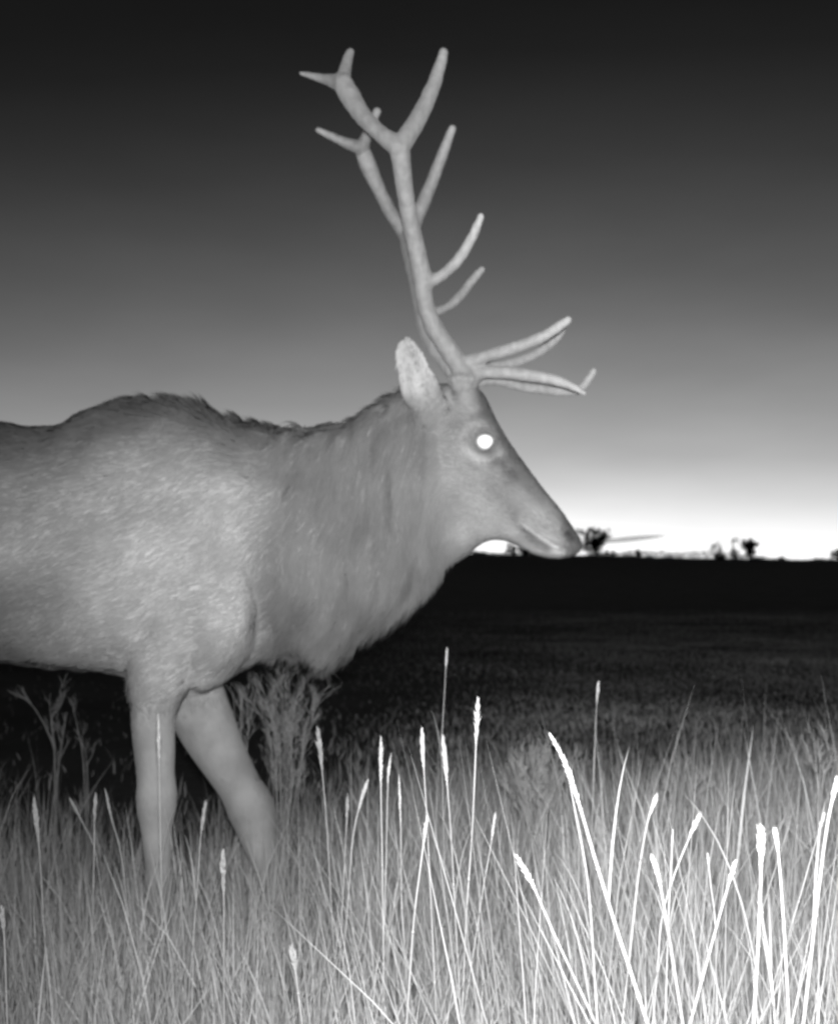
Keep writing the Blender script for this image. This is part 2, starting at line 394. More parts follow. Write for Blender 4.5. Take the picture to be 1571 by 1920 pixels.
# hanging throat mane edge broken into tufts
throat = neckw * sstep(0.1, -0.6, nrm[:, 2])
co = co + nrm * lump[:, None]
co[:, 2] -= throat * (vnoise(co * np.array([1, .3, 0]), 30, 6)) * .02
# wither hair tufts
wt = sstep(.3, .8, nrm[:, 2]) * bodyw * sstep(230, 330, u) * (1 - sstep(470, 560, u))
co[:, 2] += wt * vnoise(co * np.array([1, .2, 0]), 34, 9) * .016
set_co(me, co)

def tone_at(c, nz):
    u, v = pxof(c)
    t = np.full(len(c), .425)
    t = t * (1 + .15 * g2((u - 440) / 60, 1) * sstep(820, 920, v) * (1 - sstep(1250, 1330, v)))
    t = t * (1 + .18 * (vnoise(c, 3.2, 11) - .5) + .6 * (vnoise(c, 7.5, 12) - .5) * sstep(900, 1000, v))
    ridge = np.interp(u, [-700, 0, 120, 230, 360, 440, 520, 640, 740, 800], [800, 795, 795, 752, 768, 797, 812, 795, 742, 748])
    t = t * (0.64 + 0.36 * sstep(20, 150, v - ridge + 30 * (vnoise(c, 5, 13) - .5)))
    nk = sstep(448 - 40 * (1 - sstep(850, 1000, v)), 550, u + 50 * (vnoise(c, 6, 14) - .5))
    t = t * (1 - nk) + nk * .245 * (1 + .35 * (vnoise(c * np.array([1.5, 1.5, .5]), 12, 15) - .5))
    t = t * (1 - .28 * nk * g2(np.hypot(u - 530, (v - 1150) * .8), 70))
    # face
    fb = 800 + np.clip((v - 760) * .13, 0, 60)
    fc = sstep(-34, 40, u - fb + 30 * (vnoise(c, 14, 18) - .5))
    face = .36 * (1 + .3 * (vnoise(c, 9, 16) - .5) + .25 * (vnoise(c, 22, 19) - .5))
    face = face + .05 * g2(np.hypot(u - 850, v - 960), 70)
    dtop = seg_dist(u, v, [(905, 725), (918, 775), (950, 822), (1000, 892), (1045, 945), (1070, 985)])
    face = face * (1 - .55 * g2(dtop, 26) * (1 - sstep(960, 1040, u) * .6))
    face = face * (1 - .45 * g2(seg_dist(u, v, [(950, 868), (962, 898)]), 17)) * (1 - .22 * g2(seg_dist(u, v, [(925, 905), (960, 950)]), 20)) * (1 - .18 * g2(np.hypot(u - 860, v - 800), 25))
    e = np.hypot(u - EYEP[0], v - EYEP[1])
    face = face * (1 + .6 * g2(e - 35, 8) * sstep(-.2, .8, np.abs(v - EYEP[1]) / 34)) * (1 - .5 * g2(e, 24)) * (1 - .35 * g2(seg_dist(u, v, [(918, 850), (925, 868)]), 11))
    face = face * (1 + .6 * g2(seg_dist(u, v, [(984, 984), (1012, 1004), (1046, 1026)]), 5))
    face = face * (1 + .45 * g2(seg_dist(u, v, [(985, 1028), (1025, 1040), (1050, 1040)]), 10))
    face = face * (1 - .5 * g2(seg_dist(u, v, [(978, 990), (1003, 1014), (1030, 1030)]), 7)) * (1 - .3 * g2(np.hypot(u - 965, v - 968), 14))
    face = face * (1 - .6 * sstep(1046, 1074, u)) * (1 - .6 * g2(seg_dist(u, v, [(1064, 998), (1073, 1008)]), 6))
    face = face * (1 + .25 * g2(np.hypot(u - 872, v - 750), 22))
    t = t * (1 - fc) + face * fc
    ear = (u > 730) & (u < 822) & (v < 752) & (np.abs(c[:, 1] - D0) > .1)
    earw = ear * (1 - sstep(722, 758, v))
    et = (.43 + .1 * (vnoise(c, 20, 17) - .5)) * (1 - .22 * g2(seg_dist(u, v, [(800, 735), (790, 700), (775, 660)]), 7))
    t = t * (1 - earw) + et * earw
    t = t * (1 - .36 * sstep(1270, 1400, v) * (u < 780))
    return np.clip(t, .03, .7)
nrm = no_of(me)
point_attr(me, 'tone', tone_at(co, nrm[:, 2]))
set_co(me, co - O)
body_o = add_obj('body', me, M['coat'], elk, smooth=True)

# fur: short strands lying along the coat, longer on the mane
tri = np.empty(len(me.polygons) * 4, dtype=np.int32)
me.calc_loop_triangles()
lt = np.empty(len(me.loop_triangles) * 3, dtype=np.int32); me.loop_triangles.foreach_get('vertices', lt); lt = lt.reshape(-1, 3)
A, B, Cc = co[lt[:, 0]], co[lt[:, 1]], co[lt[:, 2]]
area = np.linalg.norm(np.cross(B - A, Cc - A), axis=1) / 2
cen = (A + B + Cc) / 3
uu, vv = pxof(cen)
wgt = area * np.where(uu < -150, .35, 1) * np.where(cen[:, 1] > D0 + .08, .4, 1) * np.where(uu > 800, 3.5, 1)
NH = 230000
pick = rng.choice(len(lt), NH, p=wgt / wgt.sum())
r1 = np.sqrt(rng.random(NH)); r2 = rng.random(NH)
ba = np.stack([1 - r1, r1 * (1 - r2), r1 * r2], -1)
root = (co[lt[pick]] * ba[:, :, None]).sum(1); nn = (nrm[lt[pick]] * ba[:, :, None]).sum(1); nn /= np.linalg.norm(nn, axis=1)[:, None] + 1e-9
u, v = pxof(root)
fc = sstep(-30, 70, u - (800 + np.clip((v - 760) * .13, 0, 60)))
nk = sstep(480, 540, u) * (1 - fc)
legw = sstep(1290, 1360, v)
ln = .026 * (1 - nk) + .042 * nk
ln = ln + nk * sstep(0.1, -.7, nn[:, 2]) * .01
ln = ln * (1 - fc) + .012 * fc; ln = ln * (1 - .55 * legw)
ln = np.where((v < 760) & (u > 730) & (u < 822) & (np.abs(root[:, 1] - D0) > .09), .011, ln)
ln *= .6 + .8 * rng.random(NH)
back = np.stack([-np.ones(NH), np.zeros(NH), -.55 * np.ones(NH)], -1)
dn = np.stack([-.35 * np.ones(NH), np.zeros(NH), -np.ones(NH)], -1)
fd = np.stack([-.8 * np.ones(NH), np.zeros(NH), .5 * np.ones(NH)], -1)
dirv = back * (1 - nk - fc)[:, None] + dn * nk[:, None] + fd * fc[:, None]
dirv = np.where((legw > .3)[:, None], np.array([0, 0, -1.0]), dirv)
sw = np.stack([vnoise(root, 9, 21) - .5, vnoise(root, 9, 22) - .5, vnoise(root, 9, 23) - .5], -1)
dirv = dirv + sw * 1.1 + rng.normal(0, .16, (NH, 3))
dirv -= nn * (dirv * nn).sum(1)[:, None]; dirv /= np.linalg.norm(dirv, axis=1)[:, None] + 1e-9
lift = (.12 + .2 * rng.random(NH)) * (1 - .6 * legw)
wth = sstep(.3, .8, nn[:, 2]) * sstep(200, 300, u) * (1 - sstep(480, 600, u))
lift = lift + .5 * wth; ln = ln * (1 + .5 * wth)
d1 = dirv + nn * lift[:, None]; d1 /= np.linalg.norm(d1, axis=1)[:, None]
d2 = dirv + nn * (lift * .3)[:, None] + np.array([0, 0, -.35]) * (nk[:, None]); d2 /= np.linalg.norm(d2, axis=1)[:, None]
sidev = np.cross(dirv, nn); ra = rng.normal(0, .5, NH)
sidev = sidev * np.cos(ra)[:, None] + nn * np.sin(ra)[:, None]
hw = (.0009 + .0006 * rng.random(NH)) * np.where(fc > .5, .7, 1)
p0 = root - nn * .001; p1 = p0 + d1 * (ln * .55)[:, None]; p2 = p1 + d2 * (ln * .5)[:, None]
HV = np.stack([p0 - sidev * hw[:, None], p0 + sidev * hw[:, None], p1 + sidev * (hw * .8)[:, None], p1 - sidev * (hw * .8)[:, None], p2], 1)
b = (np.arange(NH) * 5)[:, None]
fm = mesh_np('fur', HV.reshape(-1, 3) - O, [b + np.array([[0, 1, 2, 3]]), b + np.array([[3, 2, 4]])])
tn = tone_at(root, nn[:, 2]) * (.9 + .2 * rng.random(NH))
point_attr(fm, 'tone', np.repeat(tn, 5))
fm.polygons.foreach_set('use_smooth', np.ones(len(fm.polygons), dtype=bool))
sn = nn * .9 + d1 * .12 + rng.normal(0, .05, (NH, 3)); sn /= np.linalg.norm(sn, axis=1)[:, None]
fm.normals_split_custom_set_from_vertices(np.repeat(sn, 5, axis=0).astype(np.float32))
fur = add_obj('fur', fm, M['fur'], elk); tag(fur, 'dense coat with a longer dark neck mane', kind='stuff')

# antlers, each traced as beam and tines with its own lean outwards
def antler(chains, s, label):
    mb = MB()
    for pts in chains:
        q = [P(a, b, D0 + s * h) for a, b, h, r in pts]
        rr = [r for *_, r in pts]
        mb.tube(q, rr, k=14, n=max(10, len(pts) * 6))
        mb.tube([q[-1], q[-1] + (q[-1] - q[-2]).normalized() * rr[-1] * .7], [rr[-1], rr[-1] * .5], k=14, n=4)
    b0 = P(chains[0][1][0], chains[0][1][1], D0 + s * chains[0][1][2])        # the knobbly burr at the base
    for q in range(13):
        an = q / 13 * 6.283; o_ = Vector((math.cos(an) * .037, math.sin(an) * .037, random.uniform(-.004, .006)))
        mb.tube([b0 + o_ * .6, b0 + o_, b0 + o_ * 1.18], [.012, .011, .005], k=8)
    m = remesh(mb.mesh('antler'), 0.0042, 4, .5)
    c = co_of(m); n = no_of(m)
    c = c + n * ((vnoise(c, 40, 31) - .5) * .002 + (vnoise(c * np.array([2, 2, .5]), 70, 33) - .5) * .0022)[:, None]
    samp, val = [], []
    for ci, pts in enumerate(chains):
        a_ = catmull([list(P(x_, y_, D0 + s * h)) for x_, y_, h, r in pts], 60); f_ = np.linspace(0, 1, 60)
        samp.append(a_); val.append(.30 + .05 * f_ if ci == 0 else .32 + .22 * f_ ** 1.5)
    samp = np.concatenate(samp); val = np.concatenate(val); tn_ = np.empty(len(c))
    for q in range(0, len(c), 4000):
        dd = ((c[q:q + 4000, None, :] - samp[None]) ** 2).sum(2); tn_[q:q + 4000] = val[dd.argmin(1)]
    tn_ *= .9 + .2 * vnoise(c * np.array([2, 2, .6]), 45, 36)
    point_attr(m, 'tone', tn_)
    set_co(m, c - O)
    return tag(add_obj('antler', m, M['antler'], elk, smooth=True), label)
near = [
 [(871, 730, .078, .034), (869, 712, .086, .038), (866, 692, .09, .028), (845, 660, .10, .0255), (812, 610, .125, .023), (796, 560, .15, .022), (792, 520, .165, .024), (775, 440, .21, .0215), (761, 370, .26, .021), (753, 310, .30, .023), (748, 268, .32, .027)],
 [(748, 278, .32, .025), (775, 237, .31, .0225), (800, 190, .29, .0195), (820, 140, .265, .016), (832, 97, .25, .012)],
 [(748, 275, .32, .025), (715, 252, .31, .02), (680, 217, .28, .022), (655, 178, .25, .026), (641, 154, .235, .024)],
 [(641, 160, .235, .021), (648, 125, .22, .015), (657, 96, .2, .010)],
 [(641, 157, .235, .021), (605, 147, .21, .012), (563, 137, .19, .005)],
 [(797, 532, .165, .019), (830, 515, .18, .014), (860, 485, .2, .0145), (885, 445, .22, .013), (902, 404, .235, .009)],
 [(868, 682, .09, .022), (910, 668, .11, .0165), (970, 650, .14, .016), (1020, 630, .16, .0145), (1050, 610, .175, .013), (1066, 599, .18, .010)],
 [(872, 702, .085, .022), (920, 697, .1, .017), (980, 702, .12, .0165), (1040, 712, .135, .015), (1075, 726, .14, .011), (1096, 738, .14, .006)]]
far = [
 [(868, 745, .078, .034), (866, 732, .086, .036), (862, 715, .09, .028), (841, 685, .10, .0255), (810, 646, .125, .023), (795, 607, .15, .022), (792, 580, .165, .024), (779, 520, .21, .0215), (768, 479, .26, .021), (764, 440, .32, .025)],
 [(765, 445, .32, .024), (785, 400, .31, .021), (808, 345, .29, .019), (830, 288, .27, .016), (848, 240, .25, .012)],
 [(762, 440, .32, .024), (735, 402, .31, .020), (708, 350, .28, .021), (688, 305, .25, .025), (678, 278, .235, .022)],
 [(678, 282, .235, .02), (690, 247, .22, .015), (708, 207, .2, .012)],
 [(676, 278, .235, .02), (640, 264, .21, .014), (595, 243, .19, .009)],
 [(793, 588, .165, .018), (830, 580, .18, .012), (858, 560, .2, .0135), (882, 530, .22, .013), (904, 504, .235, .010)],
 [(865, 706, .09, .022), (910, 690, .11, .0165), (965, 680, .14, .016), (1010, 660, .16, .0145), (1040, 638, .175, .012), (1058, 618, .18, .008)],
 [(868, 725, .085, .022), (920, 712, .1, .017), (990, 726, .12, .0165), (1060, 734, .135, .015), (1090, 728, .14, .0135), (1105, 708, .14, .012), (1113, 694, .14, .010)]]
antler(near, -1, 'nearer antler, its top forks standing highest')
antler(far, 1, 'farther antler partly hidden behind the nearer one')

# eyes: a dark glossy ball, and the mirror layer behind the wide-open pupil that throws the flash back
M['eyeball'], n_, l_, b_ = new_mat('eyeball'); setin(b_, Base_Color=grey(.03), Roughness=.1)
M['tapetum'], n_, l_, b_ = new_mat('tapetum'); setin(b_, Base_Color=grey(.92), Metallic=.55, Roughness=.42)
for s in (-1, 1):
    c = P(EYEP[0], EYEP[1], D0 - .086); c.y = D0 + s * (D0 - c.y)
    mb = MB(); r = .0235
    rr = [(math.sin(a) * r, math.cos(a) * r) for a in np.linspace(.05, math.pi - .05, 16)]
    mb.rings([[(c.x + q * math.cos(t) , c.y + z, c.z + q * math.sin(t)) for t in np.linspace(0, 2 * math.pi, 28, endpoint=False)] for q, z in rr])
    em = mb.mesh('eye'); set_co(em, co_of(em) - O)
    eye = add_obj('eye', em, M['eyeball'], elk, smooth=True)
    # the pupil: a shallow dome on the ball, made near-white and aimed at the flash to give eyeshine
    ax = Vector((-.06, s * 1.0, -.11)).normalized()
    q = ax.to_track_quat('Z', 'Y')
    mb = MB(); rings = []
    for rad in (.0002, .006, .012, .017, .0213):
        zz = math.sqrt((r + .0012) ** 2 - rad ** 2)
        zz = (r + .0012) - ((r + .0012) - zz) * .3
        rings.append([tuple(c + q @ Vector((rad * (1.05 + .04 * math.sin(t * 2 + 1) + .03 * math.sin(3 * t)) * math.cos(t), rad * (.98 + .03 * math.sin(t * 3)) * math.sin(t), zz + .0006))) for t in np.linspace(0, 2 * math.pi, 36, endpoint=False)])
    rings.append([tuple(c + q @ Vector((.0213 * math.cos(t), .0213 * math.sin(t), r * .45))) for t in np.linspace(0, 2 * math.pi, 36, endpoint=False)])
    mb.rings(rings); pm = mb.mesh('pupil'); set_co(pm, co_of(pm) - O)
    tag(add_obj('pupil', pm, M['tapetum'], eye, smooth=True), 'pupil shining white in the flash')

# ================================================================== GRASS THAT NOBODY COULD COUNT
def in_view(n, d0, d1, pad=.45, power=1.0):
    d = d0 + (d1 - d0) * rng.random(n) ** power
    hwid = 800 * d / F + pad
    # keep an even density over the ground
    keep = rng.random(n) < hwid / hwid.max()
    d = d[keep]; hwid = hwid[keep]
    return (rng.random(len(d)) * 2 - 1) * hwid, d

LEGS = [(P(293, 1055, 2.86).x, 2.86, .08), (P(450, 1055, 3.13).x, 3.13, .1), (P(540, 1055, 3.13).x, 3.13, .1)]
def height_at(x, d):
    p = np.stack([x, d, np.zeros_like(x)], -1)
    patch = vnoise(p, 1.7, 41)
    s = sstep(-.5, .7, x / d * 2)                              # taller towards the right
    h = (.45 + .10 * s) * (.62 + .7 * patch)
    h *= 1 - .78 * sstep(2.9, 5.2, d + 1.4 * (vnoise(p, 1.1, 42) - .5) - .5 * s)
    return h

def tussocks(nc, d0, d1, per, hscale, wlo, whi, spread, lean_sd, tone, pad=.45, xmin=None, xmax=None, curl_sd=.35, nseg=4):
    cx, cd = in_view(nc, d0, d1, pad)
    if xmin is not None:
        k = cx / cd > xmin; cx, cd = cx[k], cd[k]
    if xmax is not None:
        k = cx / cd < xmax; cx, cd = cx[k], cd[k]
    p = np.stack([cx, cd, cx * 0], -1)
    k = rng.random(len(cx)) < (.15 + 1.2 * vnoise(p, 2.6, 44) ** 1.3) * (1 - .9 * sstep(3.2, 4.3, cd) * (1 - sstep(-.1, .1, cx / cd)))
    cx, cd = cx[k], cd[k]
    cnt = rng.poisson(per, len(cx)) + 1
    bx = np.repeat(cx, cnt); bd = np.repeat(cd, cnt); n = len(bx)
    ct = np.repeat(tone * (.7 + .6 * rng.random(len(cx))) * (1.32 + .7 * sstep(-.05, .3, cx / cd)), cnt)  # tone rises to the right, imitating the stronger flash there
    ch = np.repeat(.8 + .4 * rng.random(len(cx)), cnt)
    a = rng.random(n) * 2 * np.pi; r = spread * np.sqrt(rng.random(n))
    x = bx + r * np.cos(a); d = bd + r * np.sin(a)
    ok = np.ones(n, bool)
    for lx, ld, lr in LEGS: ok &= np.hypot(x - lx, d - ld) > lr
    x, d, a, r, ct, ch = x[ok], d[ok], a[ok], r[ok], ct[ok], ch[ok]; n = len(x)
    h = height_at(x, d) * hscale * ch * (.45 + .62 * rng.random(n) ** 1.4)
    h = np.minimum(h, .84)
    lean = np.abs(rng.normal(0, lean_sd, n)) * (.4 + r / spread); curl = np.abs(rng.normal(0, curl_sd, n))
    ld = a + rng.normal(0, .7, n)
    z = ground_z(x, d) - .01
    V, Fc, hf, k = ribbons(np.stack([x, d, z], -1), ld, h, wlo + (whi - wlo) * rng.random(n), lean, curl, rng.random(n) * np.pi, nseg)
    tn = np.repeat(ct * (.75 + .5 * rng.random(n)), k)
    return V, Fc, tn
def merge(parts, name, mat, label, nm=None):
    Vs, q, t, tn, off = [], [], [], [], 0
    for V, Fc, tone in parts:
        Vs.append(V); q.append(Fc[0] + off); t.append(Fc[1] + off); tn.append(tone); off += len(V)
    me = mesh_np(name, np.concatenate(Vs), [np.concatenate(q), np.concatenate(t)])
    point_attr(me, 'tone', np.concatenate(tn))
    return tag(add_obj(name, me, mat), label, 'grass', kind='stuff')

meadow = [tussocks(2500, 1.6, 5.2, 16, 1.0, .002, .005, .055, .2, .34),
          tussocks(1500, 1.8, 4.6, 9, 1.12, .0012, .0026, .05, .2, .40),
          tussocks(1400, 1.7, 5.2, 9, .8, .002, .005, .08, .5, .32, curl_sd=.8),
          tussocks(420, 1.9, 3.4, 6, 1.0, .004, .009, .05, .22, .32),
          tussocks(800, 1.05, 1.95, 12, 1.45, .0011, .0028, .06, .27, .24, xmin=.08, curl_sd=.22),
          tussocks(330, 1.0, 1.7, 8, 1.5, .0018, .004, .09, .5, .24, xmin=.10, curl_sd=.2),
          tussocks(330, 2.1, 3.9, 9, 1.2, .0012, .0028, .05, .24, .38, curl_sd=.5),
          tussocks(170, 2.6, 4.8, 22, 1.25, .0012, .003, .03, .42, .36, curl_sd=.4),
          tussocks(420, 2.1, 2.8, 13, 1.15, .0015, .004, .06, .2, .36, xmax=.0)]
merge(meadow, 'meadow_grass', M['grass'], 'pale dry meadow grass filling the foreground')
turf = []
x, d = in_view(1000000, 3.8, 26, 2.0, 1.3)
p = np.stack([x, d, x * 0], -1)
den = (.45 + .9 * vnoise(p, .8, 51)) * (.6 + .6 * sstep(.2, .75, vnoise(p * np.array([.5, 1, 1]), .45, 52))) * (.02 + .98 * sstep(-.12, .2, x / d + .1 * (vnoise(p, .6, 55) - .5))) * (1 - sstep(14, 26, d))
k = rng.random(len(x)) < den
x, d = x[k], d[k]; n = len(x); p = p[k]
h = (.018 + .03 * rng.random(n)) * (.6 + .8 * vnoise(p, .7, 53)) * (1 + 1.5 * (1 - sstep(4.5, 9, d)))
V, Fc, hf, kk = ribbons(np.stack([x, d, ground_z(x, d) - .004], -1), rng.random(n) * 6.28, h, .0022 + .003 * rng.random(n), np.abs(rng.normal(0, .6, n)), np.abs(rng.normal(0, .7, n)), rng.random(n) * np.pi, 2)
tone = .68 * (.55 + .9 * vnoise(p, .55, 54)) * (.92 + .16 * rng.random(n))
turf.append((V, Fc, np.repeat(tone, kk)))
merge(turf, 'field_grass', M['turf'], 'low dim grass of the field behind the elk')

# ================================================================== SEED-HEADED STALKS, one by one
def stalk(rows, d, r_stem, head_len, head_r, label, lean_back=0.0, leaf=None):
    """rows: (px, row) from the tip downwards; the stem runs on to the ground"""
    pts = [P(a, b, d) for a, b in rows]
    n = len(pts)
    for q, p in enumerate(pts): p.y += lean_back * q / max(1, n - 1)
    dirn = (pts[-1] - pts[-2]).normalized()
    if pts[-1].z > .02:
        dz = -max(.35, -dirn.z); step = Vector((dirn.x, dirn.y, dz))
        zg = gz1(pts[-1].x, pts[-1].y) - .01
        t = (pts[-1].z - zg) / -step.z
        mid = pts[-1] + step * t * .5; end = pts[-1] + step * t
        pts += [mid, end]
    base = pts[-1].copy(); base.z = max(base.z, 0)
    root = empty('grass_stalk', base); bo = np.array(base)
    arr = catmull([list(p) for p in pts], 26)
    rad = np.interp(np.linspace(0, 1, len(arr)), [0, .1, .6, 1], [r_stem * .55, r_stem * .8, r_stem, r_stem * 1.15])
    mb = MB(); mb.tube(arr, rad, k=6)
    # the joints of the straw
    for f in (.45, .72):
        i = int(f * 25); c = arr[i]
        mb.tube([c + (arr[i - 1] - c) * .12, c, c + (arr[i + 1] - c) * .12], [rad[i], rad[i] * 1.5, rad[i]], k=6)
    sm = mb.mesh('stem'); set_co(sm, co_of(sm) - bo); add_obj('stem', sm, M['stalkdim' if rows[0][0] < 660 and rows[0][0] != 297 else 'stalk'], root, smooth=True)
    # the spike: husks packed round the tip, each a small pointed scale
    fine = catmull([list(p) for p in pts], 400)
    seglen = np.concatenate([[0], np.cumsum(np.linalg.norm(np.diff(fine, axis=0), axis=1))])
    hl = head_len * d / F
    mb = MB(); k = int(26 + hl * 700); vn = rng.random(40); fea = random.uniform(.7, 2.0)
    for q in range(k):
        f = q / (k - 1)
        i = min(int(np.searchsorted(seglen, f * hl)), len(fine) - 2)
        c = fine[i]; tan = fine[max(i - 1, 0)] - fine[i + 1]; tan /= np.linalg.norm(tan) + 1e-9
        prof = math.sin(math.pi * min(1, .05 + f * .93)) ** .6
        ang = q * 2.4 + random.random() * .5
        a = np.cross(tan, [0, 1, 0]); a /= np.linalg.norm(a) + 1e-9; bb = np.cross(tan, a)
        outv = math.cos(ang) * a + math.sin(ang) * bb
        R0 = head_r * .42 * d / F * prof * (.7 + .6 * vn[q % 40])
        p0 = c; p1 = c + outv * R0 * .8 + tan * R0 * 1.4; p2 = c + outv * R0 * (.8 + .6 * random.random()) * fea + tan * R0 * (2.6 + random.random() * 3.2) * (.7 + .3 * fea)
        mb.tube([p0, p1, p2], [R0 * .3, R0 * .5, R0 * .05], k=4)
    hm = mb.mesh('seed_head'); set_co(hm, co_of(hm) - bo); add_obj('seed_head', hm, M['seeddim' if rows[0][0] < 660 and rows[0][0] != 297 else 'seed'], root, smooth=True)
    if leaf:
        for f, ln, ldir, wd in leaf:
            i = int(f * 25); c = arr[i]
            V, Fc, hf, kk = ribbons(np.array([c]), np.array([ldir]), np.array([ln]), np.array([wd]), np.array([.25]), np.array([.9]), np.array([ldir + 1.57]), 6)
            lm = mesh_np('leaf', V - bo, Fc); point_attr(lm, 'tone', np.full(len(V), .4)); add_obj('leaf', lm, M['grass'], root)
    tag(root, label, 'grass stalk', 'seed-headed grass stalks in the foreground')
    return root
S = [
 ([(838, 1215), (833, 1300), (828, 1395), (830, 1500)], 2.5, .0010, 40, 4, 'thin tall stalk rising highest against the dark field below the elk\'s chin'),
 ([(896, 1310), (893, 1400), (887, 1560), (877, 1720), (870, 1900)], 1.75, .0016, 95, 7, 'bright upright stalk with a long glowing head, tallest of the row in the centre'),
 ([(714, 1382), (714, 1480), (716, 1600), (718, 1750)], 1.9, .0015, 100, 5.5, 'straight vertical stalk, leftmost of the bright row in the centre'),
 ([(733, 1415), (728, 1460), (725, 1600), (721, 1750)], 2.0, .0012, 60, 5.5, 'thin stalk standing close beside the leftmost one of the centre row'),
 ([(748, 1455), (751, 1560), (752, 1700), (757, 1800)], 1.9, .0014, 115, 5, 'short straight stalk, third from the left in the centre row'),
 ([(791, 1365), (794, 1432), (800, 1530), (806, 1650), (812, 1780)], 1.85, .0014, 85, 6.5, 'bright headed stalk left of the tall thin one in the centre'),
 ([(830, 1380), (837, 1455), (846, 1570), (854, 1720), (862, 1860)], 1.85, .0015, 100, 7, 'knotty headed stalk leaning left, its tip touching the tall thin stalk'),
 ([(801, 1530), (790, 1620), (776, 1740), (765, 1900)], 1.6, .0019, 70, 6, 'thick stalk leaning right with its tip on the bright headed centre stalk'),
 ([(928, 1525), (920, 1580), (905, 1660), (886, 1780)], 1.9, .0012, 55, 5.5, 'small stalk leaning right beside the tallest bright stalk of the centre'),
 ([(968, 1605), (1000, 1665), (1045, 1770), (1095, 1880)], 1.3, .0020, 110, 8, 'thick white stalk leaning left, below the grey weed clump'),
 ([(1030, 1375), (1060, 1435), (1084, 1510), (1112, 1610), (1145, 1720), (1180, 1830)], 1.2, .0021, 170, 7, 'big glaring stalk leaning left with a long feathered head'),
 ([(1056, 1415), (1082, 1530), (1110, 1680), (1128, 1900)], 1.35, .0016, 60, 4, 'slim stalk crossing behind the big glaring leaning stalk'),
 ([(1122, 1278), (1120, 1330), (1118, 1440), (1116, 1560)], 2.4, .0011, 45, 5, 'lone thin stalk standing up against the dark field on the right'),
 ([(1231, 1490), (1214, 1550), (1200, 1650), (1188, 1780)], 1.5, .0016, 55, 6, 'stalk leaning right with a short bright head, left of the crossing pair'),
 ([(1311, 1527), (1296, 1575), (1272, 1650), (1252, 1740), (1246, 1860)], 1.45, .0016, 60, 7, 'stalk leaning far right, right-hand one of a V-shaped pair'),
 ([(1261, 1555), (1258, 1640), (1254, 1740), (1252, 1850)], 1.45, .0013, 50, 4, 'plain upright stalk, left-hand one of a V-shaped pair'),
 ([(1222, 1605), (1238, 1660), (1256, 1760), (1276, 1880)], 1.25, .0019, 75, 8.5, 'stalk leaning left with a blunt white head, below the V-shaped pair'),
 ([(1426, 1550), (1421, 1630), (1412, 1740), (1398, 1900)], 1.15, .0020, 90, 11, 'thick white stalk with the fattest head on the right'),
 ([(1453, 1555), (1454, 1620), (1456, 1740), (1458, 1900)], 1.2, .0018, 45, 9, 'upright stalk with a short blunt head, right of the fattest head'),
 ([(1378, 1615), (1366, 1690), (1348, 1790), (1328, 1900)], 1.2, .0019, 60, 9, 'stalk leaning right with a ragged head, left of the fattest head'),
 ([(1326, 1600), (1340, 1670), (1356, 1740), (1366, 1830)], 1.4, .0014, 40, 5, 'short stalk leaning left behind the ragged headed one'),
 ([(1424, 1680), (1426, 1730), (1436, 1800), (1442, 1900)], 1.25, .0016, 55, 8, 'low stalk half hidden below the fattest head'),
 ([(1569, 1460), (1567, 1560), (1565, 1720), (1563, 1900)], 1.1, .0022, 60, 8, 'white stalk cut by the right edge of the picture'),
 ([(1545, 1525), (1531, 1600), (1514, 1690), (1496, 1780)], 1.6, .0013, 45, 5, 'thin stalk leaning right near the right edge'),
 ([(297, 1340), (298, 1440), (299, 1560), (301, 1720)], 2.3, .0013, 100, 6, 'lone pale stalk standing in front of the elk\'s straight foreleg'),
 ([(64, 1497), (70, 1590), (73, 1700), (77, 1850)], 2.0, .0014, 95, 7.5, 'dim stalk with a long head near the left edge'),
 ([(180, 1490), (178, 1540), (177, 1640), (174, 1760)], 2.2, .0014, 55, 6.5, 'dim stalk between the branched weeds and the elk\'s straight foreleg'),
 ([(386, 1505), (380, 1560), (377, 1640), (370, 1760)], 2.1, .0014, 60, 6.5, 'dim stalk standing between the two forelegs'),
 ([(418, 1595), (417, 1690), (414, 1780), (411, 1900)], 1.8, .0017, 95, 9, 'blurred bright head low in front of the forward foreleg'),
 ([(596, 1365), (604, 1445), (612, 1540), (620, 1680)], 2.1, .0014, 85, 7, 'stalk leaning left beside the bushy shrub under the elk\'s mane'),
 ([(198, 1480), (212, 1530), (234, 1600), (250, 1720)], 2.3, .0013, 70, 5, 'dim stalk leaning left beside the elk\'s straight foreleg'),
 ([(132, 1497), (150, 1550), (167, 1610), (176, 1730)], 2.3, .0013, 50, 4, 'dim stalk leaning left below the branched weeds'),
 ([(4, 1700), (9, 1770), (13, 1900)], 1.7, .0018, 60, 7, 'blurred stalk at the lower left corner'),
 ([(548, 1775), (552, 1840), (557, 1915)], 1.45, .0022, 70, 8.5, 'low blurred stalk at the bottom edge below the forward foreleg'),
 ([(652, 1490), (650, 1560), (646, 1660)], 2.1, .0013, 60, 6, 'short grey stalk left of the bright row in the centre'),
 ([(690, 1462), (672, 1520), (660, 1580), (652, 1680)], 2.1, .0014, 70, 6, 'grey stalk leaning right, left of the bright row in the centre'),
]
for i, (rows, d, rs, hl, hr, lab) in enumerate(S):
    leaf = [(.55, .12 + .1 * random.random(), random.random() * 6.28, .0026)] if i % 3 else [(.5, .14, random.random() * 6.28, .0026), (.66, .18, random.random() * 6.28, .003)]
    stalk(rows, d, rs * .85, hl, hr * .88, lab, lean_back=random.uniform(-.05, .08), leaf=leaf)

